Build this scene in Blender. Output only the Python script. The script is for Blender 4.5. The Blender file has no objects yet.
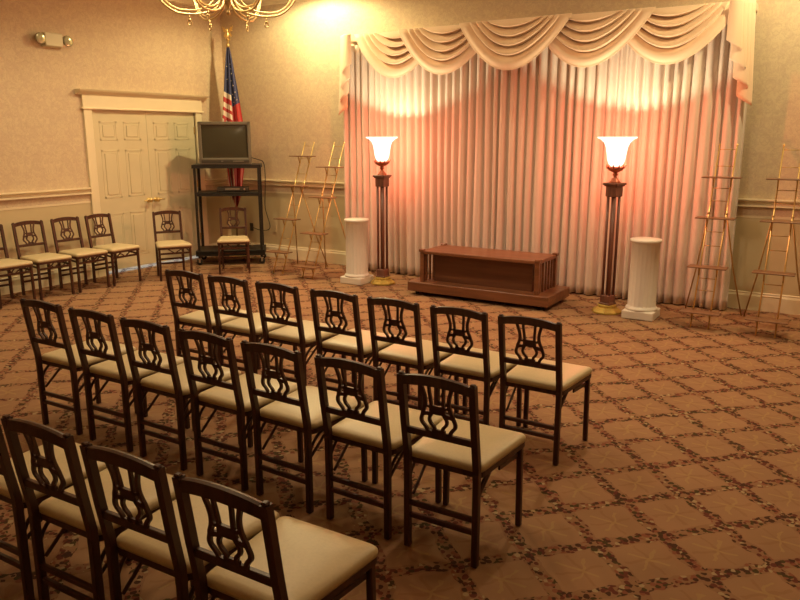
import bpy, math, random
from mathutils import Vector, Matrix
random.seed(7)
PI = math.pi
SC = bpy.context.scene
COL = SC.collection

# ------------------------------------------------------------------ room numbers (metres)
WL, WR, YB, YF, CH = -8.305, 3.2, 8.359, -2.6, 3.72      # left, right, back, front walls, ceiling height

# ------------------------------------------------------------------ materials
def newmat(name):
    m = bpy.data.materials.new(name); m.use_nodes = True
    nt = m.node_tree; b = nt.nodes['Principled BSDF']
    return m, nt, b
def N(nt, t, **kw):
    n = nt.nodes.new(t)
    for k, v in kw.items():
        if k in n.inputs: n.inputs[k].default_value = v
        else: setattr(n, k, v)
    return n
def ramp(nt, pts, interp='LINEAR'):
    r = nt.nodes.new('ShaderNodeValToRGB'); cr = r.color_ramp; cr.interpolation = interp
    while len(cr.elements) < len(pts): cr.elements.new(0.5)
    for e, (p, c) in zip(cr.elements, pts):
        e.position = p; e.color = (c[0], c[1], c[2], 1)
    return r
def mth(nt, op, a, b=None, c=None):
    n = nt.nodes.new('ShaderNodeMath'); n.operation = op
    for i, x in enumerate((a, b, c)):
        if x is None: continue
        if isinstance(x, (int, float)): n.inputs[i].default_value = x
        else: nt.links.new(x, n.inputs[i])
    return n.outputs[0]
def mix(nt, f, a, b):
    n = nt.nodes.new('ShaderNodeMix'); n.data_type = 'RGBA'
    for i, x in ((0, f), (6, a), (7, b)):
        if isinstance(x, (int, float)): n.inputs[i].default_value = x
        elif isinstance(x, tuple): n.inputs[i].default_value = (*x, 1)
        else: nt.links.new(x, n.inputs[i])
    return n.outputs[2]
def plain(name, col, rough=0.5, metal=0.0, noise=0.0, nscale=20, bump=0.0, spec=None, coat=0):
    m, nt, b = newmat(name)
    b.inputs['Roughness'].default_value = rough; b.inputs['Metallic'].default_value = metal
    if spec is not None: b.inputs['Specular IOR Level'].default_value = spec
    if coat: b.inputs['Coat Weight'].default_value = coat
    tc = N(nt, 'ShaderNodeTexCoord'); ns = N(nt, 'ShaderNodeTexNoise', Scale=nscale, Detail=4.0)
    nt.links.new(tc.outputs['Object'], ns.inputs['Vector'])
    lo = tuple(c * (1 - noise) for c in col); hi = tuple(min(1, c * (1 + noise)) for c in col)
    r = ramp(nt, [(0.3, lo), (0.7, hi)]); nt.links.new(ns.outputs['Fac'], r.inputs[0])
    nt.links.new(r.outputs[0], b.inputs['Base Color'])
    if bump:
        bp = N(nt, 'ShaderNodeBump', Strength=bump, Distance=0.002)
        nt.links.new(ns.outputs['Fac'], bp.inputs['Height']); nt.links.new(bp.outputs[0], b.inputs['Normal'])
    return m
def wood(name, c1, c2, rough=0.3, axis='X', sc=3.0):
    m, nt, b = newmat(name); b.inputs['Roughness'].default_value = rough
    tc = N(nt, 'ShaderNodeTexCoord'); mp = N(nt, 'ShaderNodeMapping')
    s = {'X': (0.6, 9, 9), 'Y': (9, 0.6, 9), 'Z': (9, 9, 0.6)}[axis]
    mp.inputs['Scale'].default_value = [a * sc for a in s]
    nt.links.new(tc.outputs['Object'], mp.inputs[0])
    ns = N(nt, 'ShaderNodeTexNoise', Scale=1.0, Detail=6.0, Distortion=0.6); nt.links.new(mp.outputs[0], ns.inputs['Vector'])
    r = ramp(nt, [(0.35, c1), (0.65, c2)]); nt.links.new(ns.outputs['Fac'], r.inputs[0]); nt.links.new(r.outputs[0], b.inputs['Base Color'])
    return m
def wallpaper():
    m, nt, b = newmat('wallpaper'); b.inputs['Roughness'].default_value = 0.75
    tc = N(nt, 'ShaderNodeTexCoord'); sp = N(nt, 'ShaderNodeSeparateXYZ'); nt.links.new(tc.outputs['Object'], sp.inputs[0])
    u = mth(nt, 'ADD', sp.outputs[0], sp.outputs[1]); z = sp.outputs[2]
    # damask: mirrored scrolls on a half-drop grid of about 0.36 x 0.5 m
    cx = N(nt, 'ShaderNodeCombineXYZ')
    au = mth(nt, 'ABSOLUTE', mth(nt, 'SUBTRACT', mth(nt, 'FRACT', mth(nt, 'MULTIPLY', u, 2.6)), 0.5))
    nt.links.new(mth(nt, 'MULTIPLY', au, 2.2), cx.inputs[0])
    nt.links.new(mth(nt, 'MULTIPLY', mth(nt, 'FRACT', mth(nt, 'MULTIPLY', z, 1.9)), 2.4), cx.inputs[1])
    n1 = N(nt, 'ShaderNodeTexNoise', Scale=3.2, Detail=2.0, Distortion=2.4); nt.links.new(cx.outputs[0], n1.inputs['Vector'])
    n2 = N(nt, 'ShaderNodeTexNoise', Scale=11.0, Detail=3.0, Distortion=1.2); nt.links.new(tc.outputs['Object'], n2.inputs['Vector'])
    r = ramp(nt, [(0.46, (0, 0, 0)), (0.52, (1, 1, 1)), (0.58, (0.1, 0.1, 0.1))]); nt.links.new(n1.outputs['Fac'], r.inputs[0])
    r2 = ramp(nt, [(0.47, (0, 0, 0)), (0.56, (1, 1, 1))]); nt.links.new(n2.outputs['Fac'], r2.inputs[0])
    c = mix(nt, mth(nt, 'MULTIPLY', r.outputs[0], 0.6), (0.66, 0.53, 0.36), (0.49, 0.36, 0.25))
    c = mix(nt, mth(nt, 'MULTIPLY', r2.outputs[0], 0.38), c, (0.54, 0.39, 0.29))
    nt.links.new(c, b.inputs['Base Color'])
    return m
def carpet():
    m, nt, b = newmat('carpet'); b.inputs['Roughness'].default_value = 0.95; b.inputs['Specular IOR Level'].default_value = 0.1
    tc = N(nt, 'ShaderNodeTexCoord'); sp = N(nt, 'ShaderNodeSeparateXYZ'); nt.links.new(tc.outputs['Object'], sp.inputs[0])
    x, y = sp.outputs[0], sp.outputs[1]
    r2 = 1 / math.sqrt(2)
    wn = N(nt, 'ShaderNodeTexNoise', Scale=9.0, Detail=2.0); nt.links.new(tc.outputs['Object'], wn.inputs['Vector'])
    wob = mth(nt, 'MULTIPLY', mth(nt, 'SUBTRACT', wn.outputs['Fac'], 0.5), 0.075)
    u = mth(nt, 'MULTIPLY', mth(nt, 'ADD', x, y), r2); v = mth(nt, 'MULTIPLY', mth(nt, 'SUBTRACT', x, y), r2)
    S = 0.3305
    def dist(q, q0):
        f = mth(nt, 'FRACT', mth(nt, 'DIVIDE', mth(nt, 'ADD', mth(nt, 'SUBTRACT', q, q0 - 100.5 * S), wob), S))
        return mth(nt, 'MULTIPLY', mth(nt, 'ABSOLUTE', mth(nt, 'SUBTRACT', f, 0.5)), S)
    du, dv = dist(u, 2.199), dist(v, -3.358)
    dmin = mth(nt, 'MINIMUM', du, dv)
    vine = mth(nt, 'LESS_THAN', dmin, 0.037)
    # flecks of leaf and flower inside the vine bands
    vo = N(nt, 'ShaderNodeTexVoronoi', Scale=46.0); vo.feature = 'F1'; nt.links.new(tc.outputs['Object'], vo.inputs['Vector'])
    hue = N(nt, 'ShaderNodeSeparateColor'); nt.links.new(vo.outputs['Color'], hue.inputs[0])
    pal = ramp(nt, [(0.0, (0.050, 0.020, 0.014)), (0.24, (0.12, 0.030, 0.022)), (0.44, (0.05, 0.038, 0.014)), (0.60, (0.24, 0.085, 0.050)), (0.74, (0.27, 0.15, 0.075)), (0.92, (0.38, 0.29, 0.16))], 'CONSTANT')
    nt.links.new(hue.outputs[0], pal.inputs[0])
    fl = mth(nt, 'MULTIPLY', mth(nt, 'LESS_THAN', vo.outputs['Distance'], 0.66), vine)
    soft = mth(nt, 'LESS_THAN', mth(nt, 'ADD', dmin, mth(nt, 'MULTIPLY', hue.outputs[1], 0.022)), 0.043)
    fl = mth(nt, 'MULTIPLY', fl, soft)
    # ground: golden tan, with a faint four-leaf sprig in every diamond
    g = N(nt, 'ShaderNodeTexNoise', Scale=2.5, Detail=5.0); nt.links.new(tc.outputs['Object'], g.inputs['Vector'])
    gr = ramp(nt, [(0.3, (0.295, 0.168, 0.092)), (0.7, (0.350, 0.200, 0.110))]); nt.links.new(g.outputs['Fac'], gr.inputs[0])
    cu = mth(nt, 'SUBTRACT', S / 2, du); cv = mth(nt, 'SUBTRACT', S / 2, dv)   # 0 at the cell centre
    rad = mth(nt, 'SQRT', mth(nt, 'ADD', mth(nt, 'MULTIPLY', cu, cu), mth(nt, 'MULTIPLY', cv, cv)))
    sw = N(nt, 'ShaderNodeTexNoise', Scale=14.0, Detail=1.0); nt.links.new(tc.outputs['Object'], sw.inputs['Vector'])
    sww = mth(nt, 'MULTIPLY', mth(nt, 'SUBTRACT', sw.outputs['Fac'], 0.5), 0.03)
    df = mth(nt, 'ABSOLUTE', mth(nt, 'ADD', mth(nt, 'SUBTRACT', cu, cv), sww))
    sprig = mth(nt, 'MULTIPLY', mth(nt, 'LESS_THAN', df, 0.010), mth(nt, 'LESS_THAN', rad, 0.095))
    leaf = mth(nt, 'MULTIPLY', mth(nt, 'LESS_THAN', mth(nt, 'MINIMUM', cu, cv), 0.008), mth(nt, 'LESS_THAN', rad, 0.11))
    c = mix(nt, mth(nt, 'MULTIPLY', leaf, 0.25), gr.outputs[0], (0.22, 0.095, 0.04))
    c = mix(nt, mth(nt, 'MULTIPLY', sprig, 0.38), c, (0.42, 0.29, 0.12))
    c = mix(nt, mth(nt, 'MULTIPLY', vine, 0.35), c, (0.20, 0.095, 0.055))
    c = mix(nt, mth(nt, 'MULTIPLY', fl, 0.9), c, pal.outputs[0])
    nt.links.new(c, b.inputs['Base Color'])
    fz = N(nt, 'ShaderNodeTexNoise', Scale=350.0); nt.links.new(tc.outputs['Object'], fz.inputs['Vector'])
    bp = N(nt, 'ShaderNodeBump', Strength=0.35, Distance=0.004); nt.links.new(fz.outputs['Fac'], bp.inputs['Height']); nt.links.new(bp.outputs[0], b.inputs['Normal'])
    return m
def emis(name, col, s):
    m, nt, b = newmat(name)
    b.inputs['Base Color'].default_value = (*col, 1); b.inputs['Emission Color'].default_value = (*col, 1); b.inputs['Emission Strength'].default_value = s
    return m
def shade_glass():
    # lit frosted glass: glows, and lets a pink-tinted part of the bulb's light through
    m, nt, b = newmat('lamp_shade_glass')
    out = nt.nodes['Material Output']; nt.nodes.remove(b)
    tr = N(nt, 'ShaderNodeBsdfTransparent'); tr.inputs[0].default_value = (0.86, 0.23, 0.19, 1)
    em = N(nt, 'ShaderNodeEmission'); em.inputs[0].default_value = (1.0, 0.86, 0.66, 1); em.inputs[1].default_value = 3.2
    ad = N(nt, 'ShaderNodeMixShader'); ad.inputs[0].default_value = 0.36
    nt.links.new(tr.outputs[0], ad.inputs[1]); nt.links.new(em.outputs[0], ad.inputs[2]); nt.links.new(ad.outputs[0], out.inputs[0])
    return m
def fabric(name, c1, c2, rough=0.85, sc=220, sheen=0.3, trans=0.0):
    m = plain(name, tuple((a + b_) / 2 for a, b_ in zip(c1, c2)), rough, 0, 0.04, sc, 0.15)
    b = m.node_tree.nodes['Principled BSDF']; b.inputs['Sheen Weight'].default_value = sheen; b.inputs['Specular IOR Level'].default_value = 0.25
    return m

M = dict(
    wallpaper=wallpaper(), carpet=carpet(),
    dado=plain('dado_paint', (0.60, 0.495, 0.30), 0.55, 0, 0.03, 3),
    trim=plain('trim_paint', (0.80, 0.70, 0.49), 0.4, 0, 0.02, 5),
    door=plain('door_paint', (0.66, 0.58, 0.39), 0.42, 0, 0.03, 4),
    ceiling=plain('ceiling_paint', (0.75, 0.68, 0.55), 0.9, 0, 0.02, 5),
    chairwood=wood('chair_wood', (0.042, 0.013, 0.007), (0.080, 0.027, 0.013), 0.42, 'Z'),
    seat=plain('seat_vinyl', (0.60, 0.495, 0.29), 0.42, 0, 0.04, 90, 0.1),
    brass=plain('brass', (0.95, 0.72, 0.32), 0.38, 1.0, 0.08, 15),
    dullbrass=plain('dull_brass', (0.50, 0.33, 0.13), 0.42, 0.8, 0.15, 15),
    goldleaf=plain('lamp_base_gold', (0.50, 0.34, 0.07), 0.5, 0.35, 0.15, 25),
    lampwood=wood('lamp_column_wood', (0.13, 0.050, 0.034), (0.22, 0.085, 0.055), 0.38, 'Z'),
    bronze=plain('lamp_cup_bronze', (0.52, 0.15, 0.08), 0.4, 0.35, 0.2, 30),
    bierwood=wood('platform_wood', (0.15, 0.058, 0.026), (0.25, 0.098, 0.045), 0.3, 'X', 2.0),
    bierdark=wood('platform_panel', (0.11, 0.040, 0.019), (0.16, 0.060, 0.028), 0.4, 'X', 2.0),
    shelfwood=wood('easel_shelf_wood', (0.16, 0.075, 0.035), (0.24, 0.115, 0.055), 0.4, 'X'),
    white=plain('pedestal_white', (0.78, 0.72, 0.64), 0.5, 0, 0.02, 6),
    curtain=fabric('curtain_fabric', (0.72, 0.61, 0.52), (0.68, 0.57, 0.48)),
    swag=fabric('swag_fabric', (0.86, 0.63, 0.44), (0.82, 0.59, 0.41), 0.6),
    black=plain('cart_black', (0.022, 0.018, 0.014), 0.45, 0.2, 0.1, 20),
    rubber=plain('rubber', (0.02, 0.02, 0.02), 0.7), steel=plain('steel', (0.6, 0.58, 0.52), 0.3, 1.0),
    tvbody=plain('tv_body', (0.155, 0.135, 0.10), 0.5, 0.1, 0.04, 8), tvdark=plain('tv_dark', (0.05, 0.042, 0.03), 0.5),
    screen=plain('tv_screen', (0.06, 0.055, 0.035), 0.12, 0, 0.02, 3, coat=0.5),
    silver=plain('player_silver', (0.42, 0.37, 0.30), 0.35, 0.7), plastic=plain('offwhite_plastic', (0.66, 0.60, 0.42), 0.45),
    headglass=plain('lamp_head_glass', (0.42, 0.40, 0.26), 0.15, 0.3),
    blue=fabric('flag_blue', (0.030, 0.040, 0.14), (0.036, 0.046, 0.16), 0.7), red=fabric('flag_red', (0.52, 0.03, 0.03), (0.48, 0.03, 0.03), 0.7),
    flagwhite=fabric('flag_white', (0.78, 0.70, 0.58), (0.78, 0.7, 0.58), 0.7),
    polewood=wood('pole_wood', (0.22, 0.12, 0.05), (0.3, 0.17, 0.08), 0.4, 'Z'),
    bulb=emis('bulb', (1, 0.78, 0.45), 6.0), diffuser=emis('downlight_lens', (1, 0.85, 0.55), 6.0), shade=shade_glass(),
    chbrass=plain('chandelier_brass', (0.93, 0.74, 0.38), 0.42, 1.0, 0.05, 15),
    candle=plain('candle_sleeve', (0.8, 0.74, 0.6), 0.5),
)

# ------------------------------------------------------------------ mesh builder
class MB:
    def __init__(s): s.v = []; s.f = []; s.mi = []; s.sm = []
    def add(s, vs, fs, mi=0, smooth=False, mat=None):
        o = len(s.v)
        s.v += [tuple(mat @ Vector(v)) if mat else tuple(v) for v in vs]
        s.f += [tuple(i + o for i in f) for f in fs]; s.mi += [mi] * len(fs); s.sm += [smooth] * len(fs)
        return s
    def box(s, x0, x1, y0, y1, z0, z1, mi=0, mat=None, c=0.0):
        if c <= 0:
            vs = [(x, y, z) for z in (z0, z1) for y in (y0, y1) for x in (x0, x1)]
            return s.add(vs, [(0, 2, 3, 1), (4, 5, 7, 6), (0, 1, 5, 4), (2, 6, 7, 3), (0, 4, 6, 2), (1, 3, 7, 5)], mi, False, mat)
        # chamfered box
        import itertools
        X = (x0, x1); Y = (y0, y1); Z = (z0, z1); vs = []; idx = {}
        for i, j, k in itertools.product((0, 1), repeat=3):
            sx, sy, sz = (1 if i == 0 else -1), (1 if j == 0 else -1), (1 if k == 0 else -1)
            for a in range(3):
                p = [X[i] + sx * c, Y[j] + sy * c, Z[k] + sz * c]; p[a] = (X[i], Y[j], Z[k])[a]
                idx[(i, j, k, a)] = len(vs); vs.append(tuple(p))
        fs = []
        def q(*ks): fs.append(tuple(idx[k] for k in ks))
        for a in range(3):
            b, d = [(1, 2), (0, 2), (0, 1)][a]
            for sgn in (0, 1):
                ks = []
                for (p, r) in ((0, 0), (1, 0), (1, 1), (0, 1)):
                    t = [0, 0, 0]; t[a] = sgn; t[b] = p; t[d] = r; ks.append((*t, a))
                q(*ks)
        for a in range(3):      # edges along axis a
            b, d = [(1, 2), (0, 2), (0, 1)][a]
            for p in (0, 1):
                for r in (0, 1):
                    t0 = [0, 0, 0]; t0[b] = p; t0[d] = r; t1 = list(t0); t1[a] = 1
                    q((*t0, b), (*t1, b), (*t1, d), (*t0, d))
        for i, j, k in itertools.product((0, 1), repeat=3): q((i, j, k, 0), (i, j, k, 1), (i, j, k, 2))
        return s.add(vs, fs, mi, False, mat)
    def bar(s, a, b, w, h, mi=0, c=0.0, up=(0, 0, 1)):
        a, b = Vector(a), Vector(b); d = b - a; L = d.length; d.normalize()
        u = Vector(up)
        if abs(d.dot(u)) > 0.98: u = Vector((0, 1, 0))
        sx = d.cross(u).normalized(); sz = sx.cross(d).normalized()
        m = Matrix((sx, d, sz)).transposed().to_4x4(); m.translation = a
        return s.box(-w / 2, w / 2, 0, L, -h / 2, h / 2, mi, m, c)
    def sweep(s, pts, prof, mi=0, smooth=True, closed=False, up=(0, 0, 1), cap=True):
        """profile of (side, up) points, or a function of the index giving it, swept along pts"""
        P = [Vector(p) for p in pts]; n = len(P); vs = []; k = 0
        for i, p in enumerate(P):
            if closed: d = P[(i + 1) % n] - P[i - 1]
            else: d = P[min(i + 1, n - 1)] - P[max(i - 1, 0)]
            d.normalize(); u = Vector(up)
            if abs(d.dot(u)) > 0.995: u = Vector((0.3, 1, 0)).normalized()
            sx = d.cross(u).normalized(); sz = sx.cross(d).normalized()
            pr = prof(i) if callable(prof) else prof; k = len(pr)
            vs += [p + sx * a + sz * b for a, b in pr]
        fs = []
        for i in range(n if closed else n - 1):
            j = (i + 1) % n
            for q in range(k): fs.append((i * k + q, i * k + (q + 1) % k, j * k + (q + 1) % k, j * k + q))
        if cap and not closed: fs += [tuple(range(k - 1, -1, -1)), tuple((n - 1) * k + q for q in range(k))]
        return s.add(vs, fs, mi, smooth)
    def tube(s, pts, r, n=8, mi=0, closed=False, up=(0, 0, 1)):
        if callable(r): return s.sweep(pts, lambda i: [(r(i) * math.cos(2 * PI * q / n), r(i) * math.sin(2 * PI * q / n)) for q in range(n)], mi, True, closed, up)
        return s.sweep(pts, [(r * math.cos(2 * PI * q / n), r * math.sin(2 * PI * q / n)) for q in range(n)], mi, True, closed, up)
    def lathe(s, prof, n=32, mi=0, c=(0, 0, 0), smooth=True, rf=None, rot=0.0):
        vs = []; k = len(prof)
        for i in range(n):
            a = 2 * PI * i / n + rot
            for (r, z) in prof:
                rr = r * (rf(a, z) if rf else 1)
                vs.append((c[0] + rr * math.cos(a), c[1] + rr * math.sin(a), c[2] + z))
        fs = []
        for i in range(n):
            j = (i + 1) % n
            for q in range(k - 1): fs.append((i * k + q, j * k + q, j * k + q + 1, i * k + q + 1))
        fs.append(tuple(i * k for i in range(n - 1, -1, -1))); fs.append(tuple(i * k + k - 1 for i in range(n)))
        return s.add(vs, fs, mi, smooth)
    def ball(s, c, r, n=12, mi=0, sz=1.0):
        m = max(4, n // 2)
        return s.lathe([(max(1e-4, r * math.sin(PI * i / m)), -r * sz * math.cos(PI * i / m)) for i in range(m + 1)], n, mi, c)
    def grid(s, fn, nu, nv, mi=0, smooth=True, mifn=None):
        o = len(s.v)
        for j in range(nv + 1):
            for i in range(nu + 1): s.v.append(tuple(fn(i / nu, j / nv)))
        for j in range(nv):
            for i in range(nu):
                a = o + j * (nu + 1) + i
                s.f.append((a, a + 1, a + nu + 2, a + nu + 1)); s.mi.append(mifn((i + .5) / nu, (j + .5) / nv) if mifn else mi); s.sm.append(smooth)
        return s
    def ribbon(s, pts, w, y0, y1, mi=0, wf=None):
        """flat strip cut out of a board: pts in (x,z), board between y0 and y1"""
        P = [Vector((p[0], 0, p[1])) for p in catmull(pts, 5)]; n = len(P)
        def pr(i):
            ww = w * (wf(i / (n - 1)) if wf else 1)
            return [(-ww / 2, y0), (ww / 2, y0), (ww / 2, y1), (-ww / 2, y1)]
        vs = []
        for i, p in enumerate(P):
            d = (P[min(i + 1, n - 1)] - P[max(i - 1, 0)]).normalized(); nx = Vector((d.z, 0, -d.x))
            for a, b in pr(i): vs.append(p + nx * a + Vector((0, b, 0)))
        fs = []
        for i in range(n - 1):
            for q in range(4): fs.append((i * 4 + q, i * 4 + (q + 1) % 4, i * 4 + 4 + (q + 1) % 4, i * 4 + 4 + q))
        fs += [(3, 2, 1, 0), tuple((n - 1) * 4 + q for q in range(4))]
        return s.add(vs, fs, mi, False)
    def build(s, name, mats, parent=None, bevel=0.0, solid=0.0):
        me = bpy.data.meshes.new(name); me.from_pydata(s.v, [], s.f)
        if not isinstance(mats, (list, tuple)): mats = [mats]
        for m in mats: me.materials.append(m)
        me.polygons.foreach_set('material_index', s.mi); me.polygons.foreach_set('use_smooth', s.sm)
        import bmesh
        bm = bmesh.new(); bm.from_mesh(me); bmesh.ops.recalc_face_normals(bm, faces=bm.faces); bm.to_mesh(me); bm.free()
        o = bpy.data.objects.new(name, me); COL.objects.link(o)
        if parent: o.parent = parent
        if solid: md = o.modifiers.new('solid', 'SOLIDIFY'); md.thickness = solid; md.offset = 0
        if bevel:
            md = o.modifiers.new('bevel', 'BEVEL'); md.width = bevel; md.segments = 2; md.limit_method = 'ANGLE'; md.angle_limit = 0.7
        return o
def catmull(pts, k):
    P = [Vector(p) for p in pts]; out = []
    for i in range(len(P) - 1):
        p0 = P[max(i - 1, 0)]; p1 = P[i]; p2 = P[i + 1]; p3 = P[min(i + 2, len(P) - 1)]
        for j in range(k):
            t = j / k
            out.append(0.5 * ((2 * p1) + (p2 - p0) * t + (2 * p0 - 5 * p1 + 4 * p2 - p3) * t * t + (3 * p1 - p0 - 3 * p2 + p3) * t ** 3))
    out.append(P[-1]); return out
def thing(name, label, cat, loc=(0, 0, 0), rotz=0, group=None, scale=1):
    o = bpy.data.objects.new(name, None); COL.objects.link(o); o.empty_display_size = 0.1
    o.location = loc; o.rotation_euler = (0, 0, rotz); o.scale = (scale,) * 3
    return tag(o, label, cat, group)
def tag(o, label, cat, group=None):
    o['label'] = label; o['category'] = cat
    if group: o['group'] = group
    return o
def struct(o): o['kind'] = 'structure'; return o
def dup(root, loc, rotz, label, group=None):
    r = root.copy(); COL.objects.link(r); r.location = loc; r.rotation_euler = (0, 0, rotz); r['label'] = label
    if group: r['group'] = group
    for ch in list(root.children):
        c = ch.copy(); COL.objects.link(c); c.parent = r
        for g in list(ch.children):
            d = g.copy(); COL.objects.link(d); d.parent = c
    return r

# ------------------------------------------------------------------ the room
RAIL = 1.159; BASE = 0.19; RLOW = 0.985
fl = MB().box(WL - 1.2, WR, YF, YB, -0.1, 0).build('floor', M['carpet']); struct(fl)
cb = MB().box(WL - .12, WR + .12, YF - .12, YB + .12, CH, CH + 0.1).build('ceiling', M['ceiling']); struct(cb)
def hwall(name, x0, x1, y, out):   # wall along x; out = +1 faces +y side outward
    m = MB()
    y0, y1 = (y, y + .12) if out > 0 else (y - .12, y)
    m.box(x0, x1, y0, y1, RLOW, CH, 0); m.box(x0, x1, y0, y1, 0, RLOW, 1)
    return struct(m.build(name, [M['wallpaper'], M['dado']]))
def vwall(name, y0, y1, x, out):
    m = MB(); x0, x1 = (x, x + .12) if out > 0 else (x - .12, x)
    m.box(x0, x1, y0, y1, RLOW, CH, 0); m.box(x0, x1, y0, y1, 0, RLOW, 1)
    return m
hwall('wall_back', WL - .12, WR + .12, YB, 1); hwall('wall_front', WL - .12, WR + .12, YF, -1)
struct(vwall('r', YF, YB, WR, 1).build('wall_right', [M['wallpaper'], M['dado']]))
DY0, DY1, DH = 6.02, 7.735, 2.135          # door opening
m = vwall('l', YF, DY0, WL, -1)
x0, x1 = WL - .12, WL
m.box(x0, x1, DY1, YB, RLOW, CH, 0); m.box(x0, x1, DY1, YB, 0, RLOW, 1); m.box(x0, x1, DY0, DY1, DH, CH, 0)
struct(m.build('wall_left', [M['wallpaper'], M['dado']]))
# chair rail, two ridges; baseboard; crown
def mould(prof, a, b, inward):
    """profile (out, z) extruded from a to b along the wall, out measured along inward"""
    a, b, n = Vector(a), Vector(b), Vector(inward); k = len(prof); vs = []
    for p in (a, b): vs += [p + n * o + Vector((0, 0, z)) for o, z in prof]
    fs = [(i, (i + 1) % k, k + (i + 1) % k, k + i) for i in range(k)] + [tuple(range(k)), tuple(range(2 * k - 1, k - 1, -1))]
    return vs, fs
PR = [(0, RAIL), (.056, RAIL), (.056, RAIL - .014), (.016, RAIL - .026), (.012, RAIL - .055), (.040, RAIL - .062), (.040, RAIL - .078), (0, RAIL - .082)]
PB = [(0, 0), (.022, 0), (.022, BASE - .04), (.012, BASE - .02), (.014, BASE - .008), (.008, BASE), (0, BASE)]
PC = [(0, CH - .13), (.02, CH - .12), (.03, CH - .07), (.09, CH - .02), (.1, CH), (0, CH)]
PD = [(0, RLOW - .02), (.004, RLOW - .02), (.004, RLOW + .004), (0, RLOW + .004)]
CY0, CY1 = DY0 - .115, DY1 + .115
runs = {'left': [((WL, YF), (WL, CY0), (1, 0)), ((WL, CY1), (WL, YB), (1, 0))], 'back': [((WL, YB), (WR, YB), (0, -1))],
        'right': [((WR, YF), (WR, YB), (-1, 0))], 'front': [((WL, YF), (WR, YF), (0, 1))]}
tn = 1
for side, rr in runs.items():
    mb, mr, mc = MB(), MB(), MB()
    for a, b, n in rr:
        mb.add(*mould(PB, (*a, 0), (*b, 0), (*n, 0))); mr.add(*mould(PR, (*a, 0), (*b, 0), (*n, 0))); mr.add(*mould(PD, (*a, 0), (*b, 0), (*n, 0)))
    if side == 'left': rr = [((WL, YF), (WL, YB), (1, 0))]
    for a, b, n in rr: mc.add(*mould(PC, (*a, 0), (*b, 0), (*n, 0)))
    struct(mb.build('baseboard_' + side, M['trim'])); struct(mr.build('trim_%d' % tn, M['trim'])); struct(mc.build('trim_%d' % (tn + 1), M['trim'])); tn += 2
# door casing with its header
m = MB()
for y0, y1 in ((CY0, DY0), (DY1, CY1)):
    m.box(WL - .12, WL + .03, y0, y1, 0, DH, 0, None, .004)
m.box(WL - .12, WL + .035, CY0 - .01, CY1 + .01, DH, DH + .165, 0, None, .004)
hd = [(0, DH + .165), (.045, DH + .165), (.055, DH + .185), (.10, DH + .205), (.115, DH + .225), (0, DH + .225)]
m.add(*mould(hd, (WL, CY0 - .085, 0), (WL, CY1 + .085, 0), (1, 0, 0)))
m.box(WL, WL + .05, CY0 - .03, CY1 + .03, DH - .012, DH + .012, 0, None, .004)
struct(m.build('trim_%d' % tn, M['trim']))
# double doors, six panels each
mid = (DY0 + DY1) / 2
def door_leaf(name, y0, y1, hs):
    t = thing(name, 'x', 'x', (0, 0, 0)); del t['label']; del t['category']; struct(t)
    m = MB(); xf = WL - .012; w = y1 - y0
    m.box(xf - .04, xf, y0, y1, .05, DH - .004, 0)
    m.build('door_panel', M['door'], t)
    pw = (w - .11 * 2 - .10) / 2
    for (z0, z1) in ((.20, .80), (1.0, 1.62), (1.74, 1.98)):
        for k in (0, 1):
            a = y0 + .11 + k * (pw + .10); p = MB()
            # moulded frame around a raised field
            for (b0, b1, c0, c1) in ((a, a + pw, z0, z0 + .022), (a, a + pw, z1 - .022, z1), (a, a + .022, z0, z1), (a + pw - .022, a + pw, z0, z1)):
                p.box(xf, xf + .0035, b0, b1, c0, c1, 0, None, .0015)
            p.box(xf, xf + .006, a + .045, a + pw - .045, z0 + .045, z1 - .045, 0, None, .0055)
            p.build('raised_panel', M['door'], t)
    hy = y1 - .06 if hs > 0 else y0 + .06
    p = MB(); p.lathe([(.033, 0), (.033, .006), (.012, .012), (.012, .035), (.028, .045), (.033, .062), (.024, .078), (.001, .082)], 20)
    for i, v in enumerate(p.v): p.v[i] = (xf + v[2], hy + v[0], .935 + v[1])
    lv = [(xf + .055, hy, .935), (xf + .06, hy - hs * .05, .938), (xf + .058, hy - hs * .11, .932)]
    p.tube(lv, .009, 8); p.build('door_handle', M['brass'], t)
    hg = MB(); ye = y0 if hs > 0 else y1
    for z in (.28, 1.06, 1.82): hg.box(xf - .002, xf + .012, ye - .008 + (0.008 if hs > 0 else -0.008), ye + .008 + (0.008 if hs > 0 else -0.008), z, z + .1, 0, None, .003)
    hg.build('hinge', M['dullbrass'], t)
door_leaf('door_1', DY0 + .003, mid - .002, 1); door_leaf('door_2', mid + .002, DY1 - .003, -1)
# the daylit passage beyond the doors (daylight leaks through the gap below)
m = MB(); m.box(WL - 1.25, WL - 1.2, DY0 - .6, DY1 + .6, 0, 2.5); m.box(WL - 1.2, WL - .12, DY0 - .6, DY0 - .55, 0, 2.5); m.box(WL - 1.2, WL - .12, DY1 + .55, DY1 + .6, 0, 2.5); m.box(WL - 1.25, WL - .12, DY0 - .6, DY1 + .6, 2.5, 2.55)
struct(m.build('wall_passage', M['dado']))

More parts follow.
